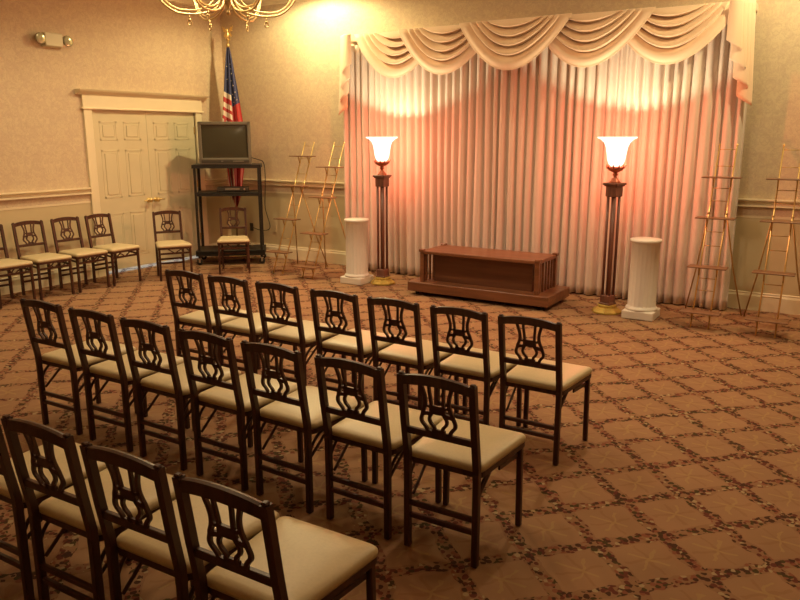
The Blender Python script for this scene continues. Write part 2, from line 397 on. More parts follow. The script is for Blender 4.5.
# ------------------------------------------------------------------ chairs
WRr, WFf, DEP, HS, HT, LEAN = .166, .193, .415, .450, .833, .058
def back_y(z): return -.004 if z < .42 else -.004 - (LEAN) * ((z - .42) / (HT - .42)) ** 1.0
def make_chair(label, group):
    t = thing('folding_chair', label, 'chair', (0, 0, 0), 0, group)
    W = M['chairwood']
    # cushion: rounded trapezoid, domed
    def seat_outline(s=1.0):
        pts = []; r = .035
        cs = [(-WRr - .012, .012), (WRr + .012, .012), (WFf + .018, DEP + .028), (-WFf - .018, DEP + .028)]
        cen = Vector((0, .22)); n = len(cs)
        for i, c in enumerate(cs):
            c = Vector(c); a = (Vector(cs[i - 1]) - c).normalized(); b = (Vector(cs[(i + 1) % n]) - c).normalized()
            for k in range(5):
                tt = k / 4; p = c + a * r * (1 - tt) ** 2 + b * r * tt ** 2
                pts.append(cen + (p - cen) * s)
        return pts
    m = MB(); rings = [(1.0, .425), (1.012, .436), (1.005, .447), (.97, .456), (.86, .463), (.6, .468), (.3, .470)]
    vs = []; k = 20
    for s_, z in rings: vs += [(p.x, p.y, z) for p in seat_outline(s_)]
    fs = [(i * k + q, i * k + (q + 1) % k, (i + 1) * k + (q + 1) % k, (i + 1) * k + q) for i in range(len(rings) - 1) for q in range(k)]
    fs += [tuple(range(k - 1, -1, -1)), tuple((len(rings) - 1) * k + q for q in range(k))]
    m.add(vs, fs, 0, True); m.build('seat', M['seat'], t)
    m = MB(); vs = []
    for s_, z in ((.985, .424), (1.0, .424), (1.0, .400), (.90, .400), (.90, .424)): vs += [(p.x, p.y, z) for p in seat_outline(s_)]
    m.add(vs, [(i * k + q, i * k + (q + 1) % k, ((i + 1) % 5) * k + (q + 1) % k, ((i + 1) % 5) * k + q) for i in range(5) for q in range(k)])
    m.build('seat_frame', W, t)
    for s in (-1, 1):
        # back leg and the raked post above it
        m = MB(); m.bar((s * WRr, -.004, 0), (s * WRr, -.004, .43), .028, .032, 0, .004, (0, 1, 0)); m.build('leg', W, t)
        m = MB(); pts = [(s * WRr, -.004, .40), (s * WRr, -.006, .46), (s * WRr, back_y(.6), .6), (s * WRr, back_y(.75), .75), (s * WRr, back_y(HT), HT - .006)]
        pr = [(-.0145, -.014), (.0145, -.014), (.0145, .014), (-.0145, .014)]
        m.sweep(pts, pr, 0, False, up=(0, 1, 0))
        m.bar((s * WRr, back_y(HT), HT - .007), (s * WRr, back_y(HT) - .001, HT + .003), .023, .022, 0, .004, (0, 1, 0))
        m.build('back_post', W, t, .003)
        # front leg
        m = MB(); m.bar((s * (WFf), DEP, 0), (s * (WFf - .004), DEP - .004, .402), .026, .028, 0, .004, (0, 1, 0)); m.build('leg', W, t)
        # side: curved bracket from the back leg to the seat and the folding strut
        m = MB(); m.tube(catmull([(s * WRr, .004, .30), (s * (WRr + .002), .028, .345), (s * (WRr + .004), .075, .385), (s * (WRr + .008), .14, .402)], 4), .008, 6); m.build('side_bracket', W, t)
        m = MB(); m.bar((s * (WRr - .02), .008, .25), (s * (WRr - .012), .20, .40), .010, .014, 0, .002)
        m.bar((s * (WFf - .012), DEP - .02, .36), (s * (WFf - .016), .20, .375), .010, .022, 0, .002); m.build('folding_strut', W, t)
    for z, nm in ((.215, 'stretcher'), (.157, 'stretcher')):
        m = MB(); m.bar((-WRr, -.004, z), (WRr, -.004, z), .018, .024, 0, .003); m.build(nm, W, t)
    m = MB(); m.bar((-WFf, DEP - .002, .345), (WFf, DEP - .002, .345), .016, .024, 0, .003)
    for s in (-1, 1): m.bar((s * .015, DEP - .004, .355), (s * .085, DEP - .004, .40), .010, .012)
    m.build('front_rail', W, t)
    # crest rail: arched board
    m = MB(); nseg = 16; vs = []
    for i in range(nseg + 1):
        u = -1 + 2 * i / nseg; x = u * WRr
        top = HT - .016 + .024 * (1 - u * u) ** .8; bot = HT - .052 + .018 * (1 - u * u)
        by = back_y(HT - .02) - .010 * (1 - u * u)
        for (z, y) in ((bot, by - .011), (top, by - .011), (top + .003, by), (top, by + .011), (bot, by + .011)): vs.append((x, y, z))
    fs = [(i * 5 + q, i * 5 + (q + 1) % 5, i * 5 + 5 + (q + 1) % 5, i * 5 + 5 + q) for i in range(nseg) for q in range(5)] + [(4, 3, 2, 1, 0), tuple(nseg * 5 + q for q in range(5))]
    m.add(vs, fs); m.build('crest_rail', W, t)
    m = MB(); zl = .567; m.bar((-WRr, back_y(zl), zl), (WRr, back_y(zl), zl), .020, .030, 0, .003); m.build('back_rail', W, t)
    # pierced lyre splat
    m = MB(); Z0, Z1 = .575, .805; H = Z1 - Z0
    def st(pts, w, wf=None):
        for s in (-1, 1): m.ribbon([(s * x * 1.12, Z0 + z * H) for x, z in pts], w, -.0055, .0055, 0, wf)
    st([(.068, 1.03), (.060, .90), (.051, .75), (.049, .62), (.054, .51), (.062, .42), (.065, .36), (.071, .27), (.069, .20), (.057, .13), (.049, .06), (.050, -.02)], .0150)
    st([(.031, 1.03), (.030, .86), (.027, .72), (.025, .58)], .0125)
    st([(-.001, .49), (.033, .50)], .040)
    st([(.020, .56), (.040, .55), (.051, .60)], .012)
    st([(.022, .41), (.044, .40), (.062, .385)], .018)
    st([(.024, .42), (.036, .31), (.033, .22), (.018, .13), (.014, .0)], .0135)
    st([(.014, .10), (.014, -.02)], .030); st([(.038, .06), (.040, -.02)], .022)
    for i, v in enumerate(m.v): m.v[i] = (v[0], v[1] + back_y(v[2]) - .003 * (1 - 0), v[2])
    m.build('splat', W, t)
    return t
G1, G2, G3, GW = ('chairs in the front row before the wooden platform', 'chairs in the middle row', 'chairs in the rear row, nearest the camera', 'chairs lined up along the panelled wall')
BX = [-4.108, -3.67, -3.22, -2.748, -2.303, -1.86, -1.429]
CX = [-4.075, -3.603, -3.15, -2.694, -2.263, -1.812, -1.374]
BT = [.03, -.005, -.02, -.002, -.015, -.017, -.012]; CT = [.03, .02, .007, -.007, -.024, -.015, .01]
where = ['at the far left end', 'second from the left', 'third from the left', 'fourth from the left', 'third from the right', 'second from the right', 'at the right end']
first = make_chair('dark wooden folding chair %s of the row facing the platform' % where[0], G1)
first.location = (BX[0], 3.69, 0); first.rotation_euler.z = BT[0]
for i in range(1, 7): dup(first, (BX[i], 3.69, 0), BT[i], 'dark wooden folding chair %s of the row facing the platform' % where[i], G1)
for i in range(7): dup(first, (CX[i], 2.552, 0), CT[i], 'dark wooden folding chair %s of the middle row' % where[i], G2)
for x, th, wh in ((-2.75, .02, 'cut off by the picture edge'), (-2.30, .03, 'third from the right'), (-1.856, .026, 'second from the right'), (-1.427, .016, 'at the right end')):
    dup(first, (x, 1.402, 0), th, 'dark wooden folding chair of the nearest row, %s' % wh, G3)
for x, y, th, wh in ((-8.13, 4.97, -1.60, 'leftmost, cut off by the left edge of the picture'), (-8.10, 5.42, -1.62, 'second from the left'), (-8.09, 5.87, -1.57, 'third from the left'), ):
    pass
SIDE = [(-8.05, 4.43, -1.60, 'dark wooden folding chair against left wall, mostly cut off by the picture edge'),
        (-8.05, 4.91, -1.62, 'dark wooden folding chair against left wall, third from the white double doors'),
        (-8.04, 5.38, -1.60, 'dark wooden folding chair against left wall, second from the white double doors'),
        (-8.03, 5.83, -1.57, 'dark wooden folding chair against left wall, end one beside the white double doors')]
for x, y, th, lb in SIDE: dup(first, (x, y, 0), th, lb, GW)
a = dup(first, (-7.62, 6.53, 0), -2.13, 'dark wooden folding chair standing alone in front of the white double doors'); del a['group']
a = dup(first, (-7.22, 7.31, 0), -2.39, 'brown wooden folding chair with cream seat standing before the television cart'); del a['group']

# ------------------------------------------------------------------ curtains, swags, jabots
CX0, CX1 = -5.93, -1.03; CY = 8.17
def curtain(x0, x1, seed, label):
    rnd = random.Random(seed); n = int((x1 - x0) / .103); edges = [x0]
    ws = [rnd.uniform(.8, 1.25) for _ in range(n)]; sw = sum(ws)
    for w in ws: edges.append(edges[-1] + w / sw * (x1 - x0))
    amp = [rnd.uniform(.8, 1.2) for _ in range(n)]; dr = [rnd.uniform(-.022, .022) for _ in range(n + 1)]; dr[0] = dr[-1] = 0; pw = [rnd.uniform(.35, .62) for _ in range(n)]
    K = 10; zs = [0.015 + (2.93 - .015) * j / 26 for j in range(27)]
    m = MB(); vs = []; nu = n * K + 1
    for z in zs:
        q = 1 - z / 2.93
        e = [edges[i] + dr[i] * (q ** 1.3) for i in range(n + 1)]
        for i in range(n):
            for k in range(K + (1 if i == n - 1 else 0)):
                t = k / K; x = e[i] + (e[i + 1] - e[i]) * t
                wob = .06 * math.sin(3 * z + i)
                c = pw[i]; tt = t / c if t < c else 0
                y = -abs(math.sin(PI * min(1, t / .74))) ** .55 * .062 * amp[i] if t < .74 else .012 * math.sin(PI * (t - .74) / .26)
                y += .012 * math.sin(7 * x + 2.2 * z) * q
                vs.append((x, CY + y, z))
    fs = [(j * nu + i, j * nu + i + 1, (j + 1) * nu + i + 1, (j + 1) * nu + i) for j in range(len(zs) - 1) for i in range(nu - 1)]
    m.add(vs, fs, 0, True); o = m.build('curtain', M['curtain'], None, 0, .004); tag(o, label, 'curtain', 'floor length pleated curtains'); return o
curtain(CX0, -3.56, 3, 'left half of the floor length pleated pale curtain, behind the left torchere lamp')
curtain(-3.55, CX1, 5, 'right half of the floor length pleated pale curtain, behind the right torchere lamp')
val = thing('swag_valance', 'draped pale peach swag valance with five scallops and tailed ends above the curtains', 'valance', (0, 8.2, 0))
b = MB(); b.box(-5.90, -1.04, -.09, .155, 2.98, 3.045); b.build('mounting_board', M['swag'], val)
ZT = 3.055
def swag(xl, xr, off, drop=.56):
    w = xr - xl; NF = 4; m = MB()
    def fn(u, v):
        # v: 0 top edge -> 1 hem; folds hang as arcs, their ends gathered along the board
        s = math.sin(PI * u); s = s ** .85 if s > 0 else 0
        hem = .76
        if v < hem:
            q = v / hem * NF; k = min(NF - 1, int(q)); f = q - k
            bulge = math.sin(PI * .5 * min(1, f / .80)) if f < .80 else math.cos(PI * .5 * (f - .80) / .20)
            lv = (k + (f * 1.12 if f < .80 else .896 + (f - .80) * .52)) / NF * .72; 
        else:
            g = (v - hem) / (1 - hem); bulge = .30 + .55 * math.sin(PI * min(1, g * 1.15) * .8); lv = .72 + g * .28
        ins = .40 * (1 - v) ** .8
        x = xl + ins + (w - 2 * ins) * u
        z = ZT - drop * lv * s
        y = -.115 - off - .10 * bulge * (.20 + .78 * s) - .05 * lv * s - .02 * v
        return (x, y, z)
    m.grid(fn, 40, 110); m.build('swag', M['swag'], val, 0, .003)
# gathered diagonal ends overlap like a shingle, the middle swag on top
swag(-5.68, -4.36, .00, .565); swag(-2.44, -1.12, .00, .565)
swag(-4.98, -3.64, .07, .560); swag(-3.27, -1.93, .07, .560)
swag(-4.11, -2.77, .14, .555)
def jabot(x0, x1, sgn, zl):
    """pleated tail: sgn=-1 longest edge on the left"""
    m = MB(); p, q = .155, .115; NP = 4; tot = NP * p + (NP - 1) * q
    def fn(u, v):
        d = u * tot; k = min(NP - 1, int(d / (p + q))); f = d - k * (p + q)
        xx = k * (p - q) + (f if f < p else p - (f - p)); yy = -.20 + .026 * k + (0 if f < p else .026 * (f - p) / q)
        yy -= .022 * math.sin(PI * min(1, f / p)) if f < p else 0
        fan = .80 + .20 * v
        L = .36 + (zl - .36) * u
        xo = xx * fan
        return ((x0 + (x1 - x0) - .28 * (1 - 0) + xo) if sgn > 0 else (x0 + .28 - xo), yy, ZT - v * L)
    m.grid(fn, 84, 24); m.build('jabot', M['swag'], val, 0, .003)
jabot(-5.97, -5.69, -1, 1.0); jabot(-1.25, -.97, 1, .98)

# ------------------------------------------------------------------ torchere lamps
def torchere(label, loc):
    t = thing('torchere_lamp', label, 'lamp', loc, 0, 'torchere lamps flanking the platform')
    m = MB()
    m.lathe([(.158, 0), (.158, .018), (.145, .030), (.115, .052), (.098, .058), (.098, .080), (.085, .088), (.001, .088)], 8, smooth=False, rot=PI / 8)
    m.build('base', M['goldleaf'], t, .003)
    m = MB(); m.box(-.058, .058, -.058, .058, .085, .185, 0, None, .006); m.box(-.066, .066, -.066, .066, .085, .105, 0, None, .005)
    m.build('column_foot', M['lampwood'], t)
    for k in range(4):
        a = PI / 4 + k * PI / 2; m = MB()
        cx, cy = .055 * math.cos(a) * 1.0, .055 * math.sin(a) * 1.0
        m.lathe([(.0135, .18), (.0135, 1.205)], 12, c=(cx, cy, 0)); m.build('column_rod', M['lampwood'], t)
    m = MB(); m.lathe([(.020, .18), (.020, 1.205)], 12); m.build('core_rod', M['lampwood'], t)
    m = MB(); m.box(-.062, .062, -.062, .062, 1.195, 1.315, 0, None, .006)
    m.box(-.086, .086, -.086, .086, 1.312, 1.334, 0, None, .006); m.box(-.074, .074, -.074, .074, 1.298, 1.314, 0, None, .004)
    m.build('capital', M['lampwood'], t)
    m = MB(); m.lathe([(.060, 1.332), (.052, 1.345), (.030, 1.372), (.016, 1.395), (.022, 1.408), (.030, 1.416), (.020, 1.426), (.024, 1.436), (.062, 1.452), (.080, 1.470), (.082, 1.490), (.070, 1.495), (.001, 1.495)], 24)
    for k in range(10):   # leaf tips round the cup
        a = 2 * PI * k / 10; r0, r1 = .076, .104 if k % 2 else .088
        m.tube([(r0 * math.cos(a), r0 * math.sin(a), 1.475), ((r0 + .012) * math.cos(a), (r0 + .012) * math.sin(a), 1.495), (r1 * math.cos(a), r1 * math.sin(a), 1.520)], lambda i: (.011, .008, .002)[i], 6)
    m.build('cup', M['bronze'], t)
    m = MB(); outer = [(.045, 1.497), (.070, 1.520), (.085, 1.56), (.094, 1.62), (.104, 1.68), (.122, 1.725), (.158, 1.760), (.186, 1.772), (.190, 1.782)]
    n = 40; k = len(outer); vs = []
    for i in range(n):
        aa = 2 * PI * i / n
        for j, (r, z) in enumerate(outer):
            rr = r * (1 + .02 * math.cos(10 * aa) * max(0, (j - 4) / 4)); vs.append((rr * math.cos(aa), rr * math.sin(aa), z))
    m.add(vs, [(i * k + q, ((i + 1) % n) * k + q, ((i + 1) % n) * k + q + 1, i * k + q + 1) for i in range(n) for q in range(k - 1)], 0, True)
    m.build('lamp_shade', M['shade'], t)
    m = MB(); m.lathe([(.018, 1.495), (.018, 1.56)], 12, 0); m.ball((0, 0, 1.60), .034, 14, 1); m.build('bulb', [M['candle'], M['bulb']], t)
    # the bulb's light
    for (nm, dz, e, c, r) in (('bulb_light', 1.665, 38, (1.0, .80, .50), .02),):
        L = bpy.data.lights.new(nm, 'POINT'); L.energy = e; L.color = c; L.shadow_soft_size = r
        o = bpy.data.objects.new(nm, L); COL.objects.link(o); o.parent = t; o.location = (0, 0, dz)
    return t
LAMPL, LAMPR = (-4.905, 7.50, 0), (-2.085, 7.45, 0)
torchere('tall lit torchere lamp left of the wooden platform, beside the left pedestal', LAMPL)
torchere('tall lit torchere lamp right of the wooden platform, beside the right pedestal', LAMPR).rotation_euler.z = math.radians(-17.6)

# ------------------------------------------------------------------ pedestals
def pedestal(label, loc):
    t = thing('fluted_pedestal', label, 'pedestal', loc, 0, 'white column pedestals')
    m = MB(); m.box(-.155, .155, -.155, .155, 0, .085, 0, None, .008); m.build('plinth', M['white'], t)
    m = MB(); fl_ = lambda a, z: 1 - .035 * abs(math.sin(10 * a)) ** .6 if .13 < z < .755 else 1
    m.lathe([(.155, .085), (.158, .097), (.150, .112), (.140, .118), (.138, .131), (.137, .40), (.136, .754), (.142, .762), (.150, .770), (.153, .782), (.150, .796), (.001, .797)], 120, 0, rf=fl_)
    m.build('fluted_shaft', M['white'], t); return t
pedestal('short white fluted column pedestal left of the left torchere lamp', (-5.215, 7.39, 0))
pedestal('short white fluted column pedestal right of the right torchere lamp', (-1.73, 7.42, 0))

# ------------------------------------------------------------------ wooden platform (bier)
t = thing('wooden_platform', 'long low reddish wooden platform with slatted ends before the curtains', 'platform', (-3.46, 7.45, 0))
BW = M['bierwood']
m = MB(); m.box(-.855, .855, -.335, .335, .045, .155, 0, None, .006); m.build('plinth', BW, t)
for sx in (-1, 1):
    for sy in (-1, 1):
        m = MB(); m.lathe([(.022, -.012), (.022, .012)], 14)
        for i, v in enumerate(m.v): m.v[i] = (sx * .76 + v[2], sy * .26 + v[0], .022 + v[1])
        m.box(sx * .76 - .02, sx * .76 + .02, sy * .26 - .02, sy * .26 + .02, .028, .046); m.build('caster', M['rubber'], t)
m = MB(); m.box(-.60, .60, -.15, .15, .155, .478, 0); m.build('body_panel', M['bierdark'], t)
m = MB(); m.box(-.715, .715, -.275, .275, .478, .515, 0, None, .005); m.build('top', BW, t)
for sx in (-1, 1):
    for sy in (-1, 1):
        m = MB(); m.box(sx * .695 - .024, sx * .695 + .024, sy * .255 - .024, sy * .255 + .024, .155, .50, 0, None, .003)
        m.box(sx * .70 - .03, sx * .70 + .03, sy * .262 - .03, sy * .262 + .03, .50, .532, 0, None, .005); m.build('corner_post', BW, t)
    for k in range(5):
        y = -.17 + k * .085; m = MB(); m.box(sx * .695 - .011, sx * .695 + .011, y - .012, y + .012, .155, .48, 0, None, .002); m.build('slat', BW, t)

# ------------------------------------------------------------------ brass ladder easels
def easel(label, loc, zs=(.155, .56, 1.01, 1.39)):
    t = thing('ladder_easel', label, 'easel', loc, 0, 'brass ladder easels with shelves')
    yz = lambda z: .0 + .44 * z
    TOP = 1.70
    for s in (-1, 1):
        m = MB(); m.tube([(s * .080, yz(0), 0), (s * .080, yz(TOP), TOP)], .0075, 8); m.ball((s * .080, yz(TOP), TOP + .006), .011, 10); m.build('rail', M['brass'], t)
        m = MB(); m.tube([(s * .083, yz(1.05) + .006, 1.05), (s * .17, .60, .50), (s * .272, .745, 0)], .0075, 8)
        m.ball((s * .083, yz(1.05), 1.05), .014, 10); m.build('back_leg', M['dullbrass'], t)
    for z in (.34, .75, .88, 1.17, 1.29, 1.50, 1.66, .45):
        m = MB(); m.tube([(-.08, yz(z), z), (.08, yz(z), z)], .004, 6); m.build('rung', M['dullbrass'], t)
    for z in zs:
        m = MB(); m.box(-.176, .176, yz(z) - .16, yz(z) - .008, z, z + .012, 0, None, .003); sh = m.build('shelf', M['shelfwood'], t)
        for s in (-1, 1):
            m = MB(); m.bar((s * .08, yz(z) - .075, z), (s * .08, yz(z - .085) - .004, z - .085), .010, .012); m.build('shelf_bracket', M['dullbrass'], sh)
    return t
GE = 'brass ladder easels with shelves'
e = easel('tall brass ladder easel with four shelves against the right edge of the curtain', (-1.14, 7.25, 0))
dup(e, (-.57, 7.24, 0), 0, 'tall brass ladder easel with four shelves at the far right, cut by the picture edge')
easel('slim brass ladder easel with four shelves, the one nearer the television cart', (-6.47, 7.33, 0), (.28, .70, 1.13, 1.52))
dup(e, (-5.905, 7.25, 0), 0, 'slim brass ladder easel with four shelves, the one nearer the left white pedestal')

# ------------------------------------------------------------------ television cart, television, player, cord
CA = math.atan2(.585, .70)
CLOC = (-7.655, 7.70, 0)
cart = thing('media_cart', 'tall black metal television cart on casters in the far left corner', 'cart', CLOC, CA)
HW, HD = .435, .235
for sx in (-1, 1):
    for sy in (-1, 1):
        m = MB(); m.bar((sx * HW, sy * HD, .09), (sx * HW, sy * HD, 1.40), .034, .034, 0, .004, (0, 1, 0)); m.build('post', M['black'], cart)
        m = MB(); m.lathe([(.040, -.014), (.044, 0), (.040, .014)], 18)
        for i, v in enumerate(m.v): m.v[i] = (sx * HW + v[0], sy * HD + v[2], .045 + v[1])
        m.box(sx * HW - .012, sx * HW + .012, sy * HD - .022, sy * HD - .017, .04, .095, 1); m.box(sx * HW - .012, sx * HW + .012, sy * HD + .017, sy * HD + .022, .04, .095, 1)
        m.box(sx * HW - .02, sx * HW + .02, sy * HD - .024, sy * HD + .024, .088, .1, 1); m.build('caster', [M['rubber'], M['steel']], cart)
for z, ex in ((1.385, .035), (1.0, .0), (.185, .045)):
    m = MB(); m.box(-HW - ex, HW + ex, -HD - ex * .7, HD + ex * .7, z, z + .022, 0, None, .003)
    lip = .028
    for (a0, a1, b0, b1) in ((-HW - ex, HW + ex, -HD - ex * .7, -HD - ex * .7 + .012), (-HW - ex, HW + ex, HD + ex * .7 - .012, HD + ex * .7), (-HW - ex, -HW - ex + .012, -HD, HD), (HW + ex - .012, HW + ex, -HD, HD)):
        m.box(a0, a1, b0, b1, z - lip, z + .01)
    if z < .5: m.box(-HW - ex, HW + ex, -HD - ex * .7, HD + ex * .7, z - .055, z)
    m.build('shelf', M['black'], cart)
def place(o, lx, ly, lz, rz=0):
    c, s = math.cos(CA), math.sin(CA)
    o.location = (CLOC[0] + c * lx - s * ly, CLOC[1] + s * lx + c * ly, lz); o.rotation_euler = (0, 0, CA + rz)
tv = thing('television', 'boxy old grey television set on top of the black cart', 'television'); place(tv, -.002, .0, 1.408, -.02)
TW, TH = .355, .58
m = MB(); vs = []; sec = [(-.205, 1, 0, 1), (-.19, 1.0, 0, 1), (-.04, .97, 0, .98), (.06, .84, .02, .90), (.22, .62, .04, .74), (.27, .52, .06, .66)]
for y, sw_, zb, zt in sec:
    for x, z in ((-1, 0), (1, 0), (1, 1), (-1, 1)): vs.append((x * TW * sw_, y, zb + (zt * TH - zb) * z))
fs = [(i * 4 + q, i * 4 + (q + 1) % 4, i * 4 + 4 + (q + 1) % 4, i * 4 + 4 + q) for i in range(len(sec) - 1) for q in range(4)] + [(3, 2, 1, 0), tuple(20 + q for q in range(4))]
m.add(vs, fs); m.build('housing', M['tvbody'], tv, .008)
m = MB()
for (a0, a1, b0, b1) in ((-TW, TW, 0, .09), (-TW, TW, TH - .045, TH), (-TW, -TW + .045, .06, TH), (TW - .045, TW, .06, TH)):
    m.box(a0, a1, -.235, -.205, b0, b1, 0, None, .008)
m.box(-TW + .03, TW - .03, -.241, -.23, .022, .066, 1, None, .004)
m.build('bezel', [M['tvbody'], M['tvdark']], tv)
m = MB()
m.grid(lambda u, v: ((u - .5) * 2 * (TW - .038), -.208 - .020 * (1 - (2 * u - 1) ** 2) * (1 - (2 * v - 1) ** 2) ** .8, .082 + v * (TH - .12)), 24, 18)
m.build('screen', M['screen'], tv)
m = MB(); m.box(-.06, -.03, -.246, -.238, .035, .052, 0, None, .002); m.box(.10, .25, -.246, -.238, .034, .052, 0, None, .002); m.build('control_buttons', M['tvbody'], tv)
pl = thing('disc_player', 'thin silver and black disc player on the middle shelf of the cart', 'disc player'); place(pl, .06, -.02, 1.024)
m = MB(); m.box(-.215, .215, -.14, .14, .008, .062, 0, None, .004); m.build('housing', M['tvdark'], pl)
m = MB(); m.box(-.10, .10, -.148, -.14, .026, .054, 0, None, .003); m.build('front_panel', M['silver'], pl)
m = MB(); m.lathe([(.016, 0), (.014, .012)], 16)
for i, v in enumerate(m.v): m.v[i] = (.165 + v[0], -.14 - v[2], .035 + v[1])
m.build('dial', M['silver'], pl)
m = MB()
for sx in (-1, 1): m.box(sx * .18 - .012, sx * .18 + .012, -.12, -.09, 0, .01); m.box(sx * .18 - .012, sx * .18 + .012, .09, .12, 0, .01)
m.build('foot', M['rubber'], pl)
c, s = math.cos(CA), math.sin(CA)
def cl(lx, ly, z): return (CLOC[0] + c * lx - s * ly, CLOC[1] + s * lx + c * ly, z)
cord = MB().tube(catmull([cl(.20, .29, 1.52), cl(.40, .31, 1.46), cl(.49, .20, 1.42), cl(.51, .18, 1.25), cl(.50, .20, 1.0), cl(.49, .25, .75), (-7.42, 8.27, .46), (-7.62, 8.30, .40), (-7.87, 8.335, .44)], 8), .006, 6).build('power_cord', M['rubber'])
tag(cord, 'thin black cord hanging down the right side of the television cart', 'cord')
sk = MB(); sk.box(-7.905, -7.835, YB - .008, YB, .37, .49, 0, None, .003); sk.box(-7.88, -7.86, YB - .011, YB - .007, .40, .425, 1); sk.box(-7.88, -7.86, YB - .011, YB - .007, .445, .47, 1)
tag(sk.build('wall_outlet', [M['tvdark'], M['tvdark']]), 'small power outlet low on the wall behind the television cart', 'outlet')
sk = MB(); sk.box(-7.435, -7.365, YB - .008, YB, .37, .49, 0, None, .003); sk.box(-7.413, -7.387, YB - .011, YB - .007, .395, .42, 0); sk.box(-7.413, -7.387, YB - .011, YB - .007, .44, .465, 0)
tag(sk.build('wall_outlet', M['dado']), 'cream power outlet on the wall between cart and left easels', 'outlet')

# ------------------------------------------------------------------ flag
FX, FY = -7.90, 8.07
fg = thing('flag_on_pole', 'furled red, white and blue flag with gold eagle on a pole behind the television', 'flag', (FX, FY, 0))
m = MB(); m.lathe([(.13, 0), (.13, .02), (.09, .04), (.03, .06), (.025, .10), (.001, .1)], 24); m.build('stand', M['brass'], fg)
m = MB(); m.lathe([(.0135, .05), (.0135, 3.10)], 12); m.build('pole', M['polewood'], fg)
m = MB(); m.lathe([(.016, 3.02), (.026, 3.04), (.026, 3.075), (.014, 3.09), (.012, 3.115), (.024, 3.13), (.024, 3.14), (.012, 3.15), (.001, 3.15)], 16); m.build('finial', M['dullbrass'], fg)
eg = MB()    # eagle with raised wings, facing the room
eg.lathe([(.006, 3.145), (.022, 3.165), (.030, 3.20), (.024, 3.235), (.014, 3.255), (.017, 3.27), (.010, 3.285), (.001, 3.29)], 12)
eg.tube([(0, -.010, 3.275), (0, -.032, 3.272), (0, -.040, 3.262)], lambda i: (.008, .006, .002)[i], 6)
for sx in (-1, 1):
    for k in range(5):
        bx = .02 + .012 * k; a0 = Vector((sx * bx, .006, 3.225 + .012 * k)); a1 = Vector((sx * (.065 + .012 * k), .012, 3.175 + .012 * k)) if k < 2 else Vector((sx * (.075 + .006 * k), .012, 3.20 + .03 * k))
        eg.bar(a0, a1, .018, .006, 0, .002, (0, 1, 0))
    eg.bar((sx * .015, 0, 3.22), (sx * .068, .008, 3.305), .020, .010, 0, .003, (0, 1, 0))
    eg.tube([(sx * .012, -.01, 3.17), (sx * .016, -.018, 3.148)], .006, 6)
eg.bar((0, .015, 3.18), (0, .045, 3.13), .03, .008, 0, .002)
eg.build('eagle', M['brass'], fg)
VA = math.atan2(-FY, -FX)     # direction of the room centre seen from the pole
def flagfn(u, v):
    # v 0 top (z 3.0) to 1 ragged lower corner; folded in a fan of pleats hanging from the pole
    z = 3.03 - 2.30 * v * (1 - .16 * abs(u - .55)); q = min(1, v * 2.1)
    wd = .022 + .115 * q ** .9 + .02 * v
    if v > .75: wd *= 1 - .55 * (v - .75) / .25
    x = (u - .45) * 2 * wd; y = .02 + (.016 + .035 * q) * math.sin(u * 5.5 * PI + .6)
    return (x, y, z)
ca, sa = math.cos(VA + PI / 2), math.sin(VA + PI / 2)
def flagw(u, v):
    x, y, z = flagfn(u, v); y = -y - .012
    return (ca * x + sa * y * -1 * -1, sa * x - ca * y, z)
def flagw(u, v):
    x, y, z = flagfn(u, v)
    d = Vector((math.cos(VA), math.sin(VA), 0)); r = Vector((-math.sin(VA), math.cos(VA), 0))
    p = r * x + d * (y + .005); return (p.x, p.y, z)
def fmi(u, v):
    z = 3.03 - 2.30 * v
    edge = 2.36 if u < .52 else 2.22
    if z > edge: return 0
    if z < 1.95: return 1 if (u * 5.3) % 1 > .42 or u > .5 else 2
    if u > .52: return 1
    return 2 if int((edge - z) / .072) % 2 == 0 else 1
m = MB(); m.grid(flagw, 60, 90, mifn=fmi)
rs = random.Random(4)
for (u, v) in ((.62, .10), (.70, .16), (.60, .20), (.72, .235), (.80, .28), (.62, .285), (.72, .31), (.66, .335), (.84, .33), (.66, .13), (.24, .2), (.2, .12)):
    p = Vector(flagw(u, v)); d = Vector((math.cos(VA), math.sin(VA), 0)); r = Vector((-math.sin(VA), math.cos(VA), 0)); p += d * .012
    pts = []
    for k in range(10):
        a = PI / 2 + k * PI / 5; rr = .013 if k % 2 == 0 else .0055; pts.append(p + r * rr * math.cos(a) + Vector((0, 0, rr * math.sin(a))))
    pts.append(p); m.add(pts, [(k, (k + 1) % 10, 10) for k in range(10)], 2)
m.build('flag_cloth', [M['blue'], M['red'], M['flagwhite']], fg)

# ------------------------------------------------------------------ emergency light on the left wall
em = thing('emergency_light', 'small white twin-head emergency light high on the left wall', 'emergency light', (WL - .006, 5.565, 2.90))
m = MB(); m.box(0, .085, -.115, .115, -.075, .075, 0, None, .008); m.box(0, .05, -.125, .125, -.085, -.07, 0, None, .006); m.build('housing', M['plastic'], em)
for sy in (-1, 1):
    m = MB(); m.lathe([(.045, 0), (.062, .03), (.062, .055), (.055, .06), (.001, .055)], 20, 0)
    for i, v in enumerate(m.v):
        x, y, z = v; m.v[i] = (.045 + z * .9, sy * .165 + x + sy * z * .25, y - z * .2 + .01)
    m.bar((.04, sy * .10, 0), (.04, sy * .15, .005), .03, .03); m.build('lamp_head', M['headglass'], em)

